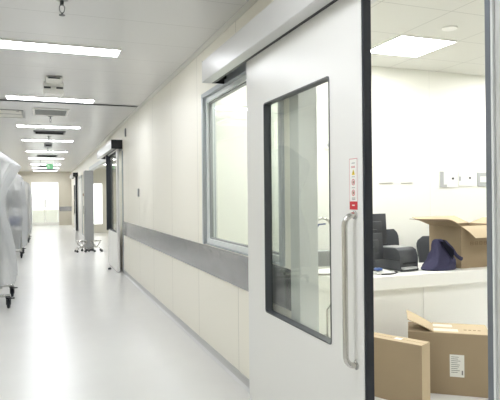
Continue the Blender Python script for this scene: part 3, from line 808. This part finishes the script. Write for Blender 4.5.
# big carton with a raised flap
ang = math.atan2(-.305, .403)
t = thing('cardboard_box', 'big cardboard carton on the floor with one flap sticking up and a white label', 'box', (2.351, 3.139, 0), ang)
Lw, Dp, Hh = .53, .30, .42
m = MB(); m.box(0, Lw, 0, Dp, 0, Hh - .004, .002, 1); m.build('body', M['card'], t)
MB().box(.17, Lw - .001, .001, Dp - .001, Hh - .004, Hh, ).build('lid', M['card_in'], t)
sheet_between((.17, .02, Hh + .002), (.17, Dp - .05, Hh + .002), (-.01, Dp - .08, Hh + .1), (.0, .02, Hh + .075), .006, M['card_in'], 'flap', t, .004)
MB().box(.15, .33, .04, .11, Hh, Hh + .002).build('tape', M['tape'], t)
MB().box(.17, .3, .17, .24, Hh, Hh + .002).build('tape', M['tape'], t)
lb = MB().box(.27, .362, -.0015, 0, .125, .275).build('shipping_label', M['paper'], t)
m = MB()
for k in range(9):
    z = .26 - k * .013
    m.box(.278, .278 + .04 + .03 * random.random(), -.0022, -.0015, z - .002, z + .0015)
m.box(.345, .354, -.0022, -.0015, .14, .17)
m.build('print', M['ink'], lb)
m = MB()
for k in range(4): m.box(.37 + k * .03, .388 + k * .03, .1, .115, Hh, Hh + .001)
m.build('printed_marks', M['ink_box'], t)

# chrome hoop stand seen through the door glass
t = thing('tubular_trolley', 'chrome hooped trolley with a grey box seen through the door glass', 'trolley', (1.845, 3.42, 0), math.radians(-18))
pts = [(-.075, 0, .06), (-.075, 0, 1.08)] + [(-.075 + .075 - .075 * math.cos(k * PI / 10), 0, 1.08 + .12 * math.sin(k * PI / 10)) for k in range(1, 10)] + [(.075, 0, 1.08), (.075, 0, .06)]
MB().tube(pts, .0085, 10).build('hoop', M['chrome'], t, 40)
MB().tube([(-.075, .25, .06), (-.075, .25, .5), (-.075, 0, .62)], .008, 8).build('rear_leg', M['chrome'], t, 40)
MB().tube([(.075, .25, .06), (.075, .25, .5), (.075, 0, .62)], .008, 8).build('rear_leg', M['chrome'], t, 40)
MB().tube([(-.075, 0, .8), (.075, 0, .8)], .008, 8).build('crossbar', M['chrome'], t, 40)
MB().box(-.07, .07, -.03, .06, .86, .97, .01).build('grey_box', M['grey'], t, 40)
MB().box(-.075, .075, 0, .25, .3, .315, .003).build('shelf', M['steel'], t)
MB().tube([(-.062, -.012, .97), (-.062, -.012, 1.09), (-.03, -.012, 1.155), (.02, -.012, 1.16)], .006, 8).build('blue_hose', M['blue'], t, 40)
for sx_ in (-.075, .075):
    for y in (0, .25):
        MB().lathe([(0, -.012), (.032, -.012), (.032, .012), (0, .012)], (sx_, y, .032), 16, Matrix.Rotation(PI / 2, 4, 'Y')).build('wheel', M['black'], t, 40)

# plates on the far room wall
def plate(label, x0, x1, z0, z1, kind):
    t = thing('wall_socket', label, 'socket', ((x0 + x1) / 2, 4.8 - .012, z0), 0, 'plates on the far wall of the room')
    hw_, h = (x1 - x0) / 2, z1 - z0
    MB().box(-hw_, hw_, 0, .0119, 0, h, .003).build('plate', M['white'] if kind != 'frame' else M['lgrey'], t)
    if kind == 'left':
        m = MB(); m.box(-hw_ + .003, -hw_ + .05, -.003, 0, .004, h - .004); m.box(-hw_ + .05, -.01, -.003, 0, .004, .03); m.build('grey_module', M['lgrey'], t)
    if kind == 'small':
        MB().box(-hw_ + .005, -hw_ + .03, -.003, 0, h * .35, h * .65).build('grey_module', M['lgrey'], t)
    if kind in ('left', 'small'):
        MB().lathe([(0, 0), (.012, 0), (.012, .006), (0, .006)], (hw_ - .03, 0, h * .55), 14, Matrix.Rotation(PI / 2, 4, 'X')).build('black_port', M['black'], t, 40)
    if kind == 'frame':
        MB().box(-hw_ + .03, hw_ - .03, -.004, 0, .045, h - .045, .002).build('rocker', M['white'], t)
    if kind == 'plain':
        MB().box(-hw_ + .01, hw_ - .01, -.002, 0, .01, h - .01, .001).build('cover', M['white2'], t)
    return t
plate('wall plate with a grey corner and black port, above the open carton', 4.02, 4.225, 1.435, 1.61, 'left')
plate('small white wall plate with a black port between the other two', 4.275, 4.46, 1.45, 1.61, 'small')
plate('grey framed wall plate closest to the right door jamb', 4.545, 4.74, 1.445, 1.60, 'frame')
plate('faint white blank plate on the far wall, left one of two', 3.25, 3.42, 1.48, 1.65, 'plain')
plate('faint white blank plate on the far wall, right one of two', 3.52, 3.67, 1.48, 1.65, 'plain')
t = thing('wall_button', 'small round white button on the far wall seen through the door glass', 'button', (2.66, 4.79, 1.86))
MB().lathe([(0, 0), (.045, 0), (.042, .008), (0, .0099)], (0, .0, 0), 20, Matrix.Rotation(PI / 2, 4, 'X') ).build('ring', M['white'], t, 40)
MB().lathe([(0, 0), (.02, 0), (.018, .006), (0, .008)], (0, -.0099, 0), 16, Matrix.Rotation(PI / 2, 4, 'X')).build('push', M['lgrey'], t, 40)

# ------------------------------------------------------------------ world, camera
wd = bpy.data.worlds.new('daylight'); S.world = wd; wd.use_nodes = True
bg = wd.node_tree.nodes['Background']; bg.inputs['Color'].default_value = (1, 1, .98, 1); bg.inputs['Strength'].default_value = 1.3

f_px, rho, th, eye = 545.0, .010, math.atan(207 / 545.0), 1.36
cam = bpy.data.cameras.new('camera'); co = bpy.data.objects.new('camera', cam); COL.objects.link(co)
cam.sensor_fit = 'HORIZONTAL'; cam.sensor_width = 36; cam.lens = f_px / 500 * 36
cam.clip_start = .05; cam.clip_end = 200
cam.shift_y = -(200 - 196.2) / 500
F = Vector((math.sin(th), math.cos(th), 0)); R = Vector((math.cos(th), -math.sin(th), 0)); U = Vector((0, 0, 1))
rc = R * math.cos(rho) - U * math.sin(rho); uc = U * math.cos(rho) + R * math.sin(rho)
co.matrix_world = Matrix(((rc.x, uc.x, -F.x, 0), (rc.y, uc.y, -F.y, 0), (rc.z, uc.z, -F.z, eye), (0, 0, 0, 1)))
S.camera = co
vs = S.view_settings
S.display_settings.display_device = 'sRGB'
vs.view_transform = 'Standard'; vs.look = 'None'; vs.exposure = 0.95; vs.gamma = 1.0; vs.use_curve_mapping = False
cy = S.cycles
cy.max_bounces = 12; cy.diffuse_bounces = 6; cy.glossy_bounces = 6; cy.transparent_max_bounces = 16; cy.transmission_bounces = 6
cy.use_denoising = True
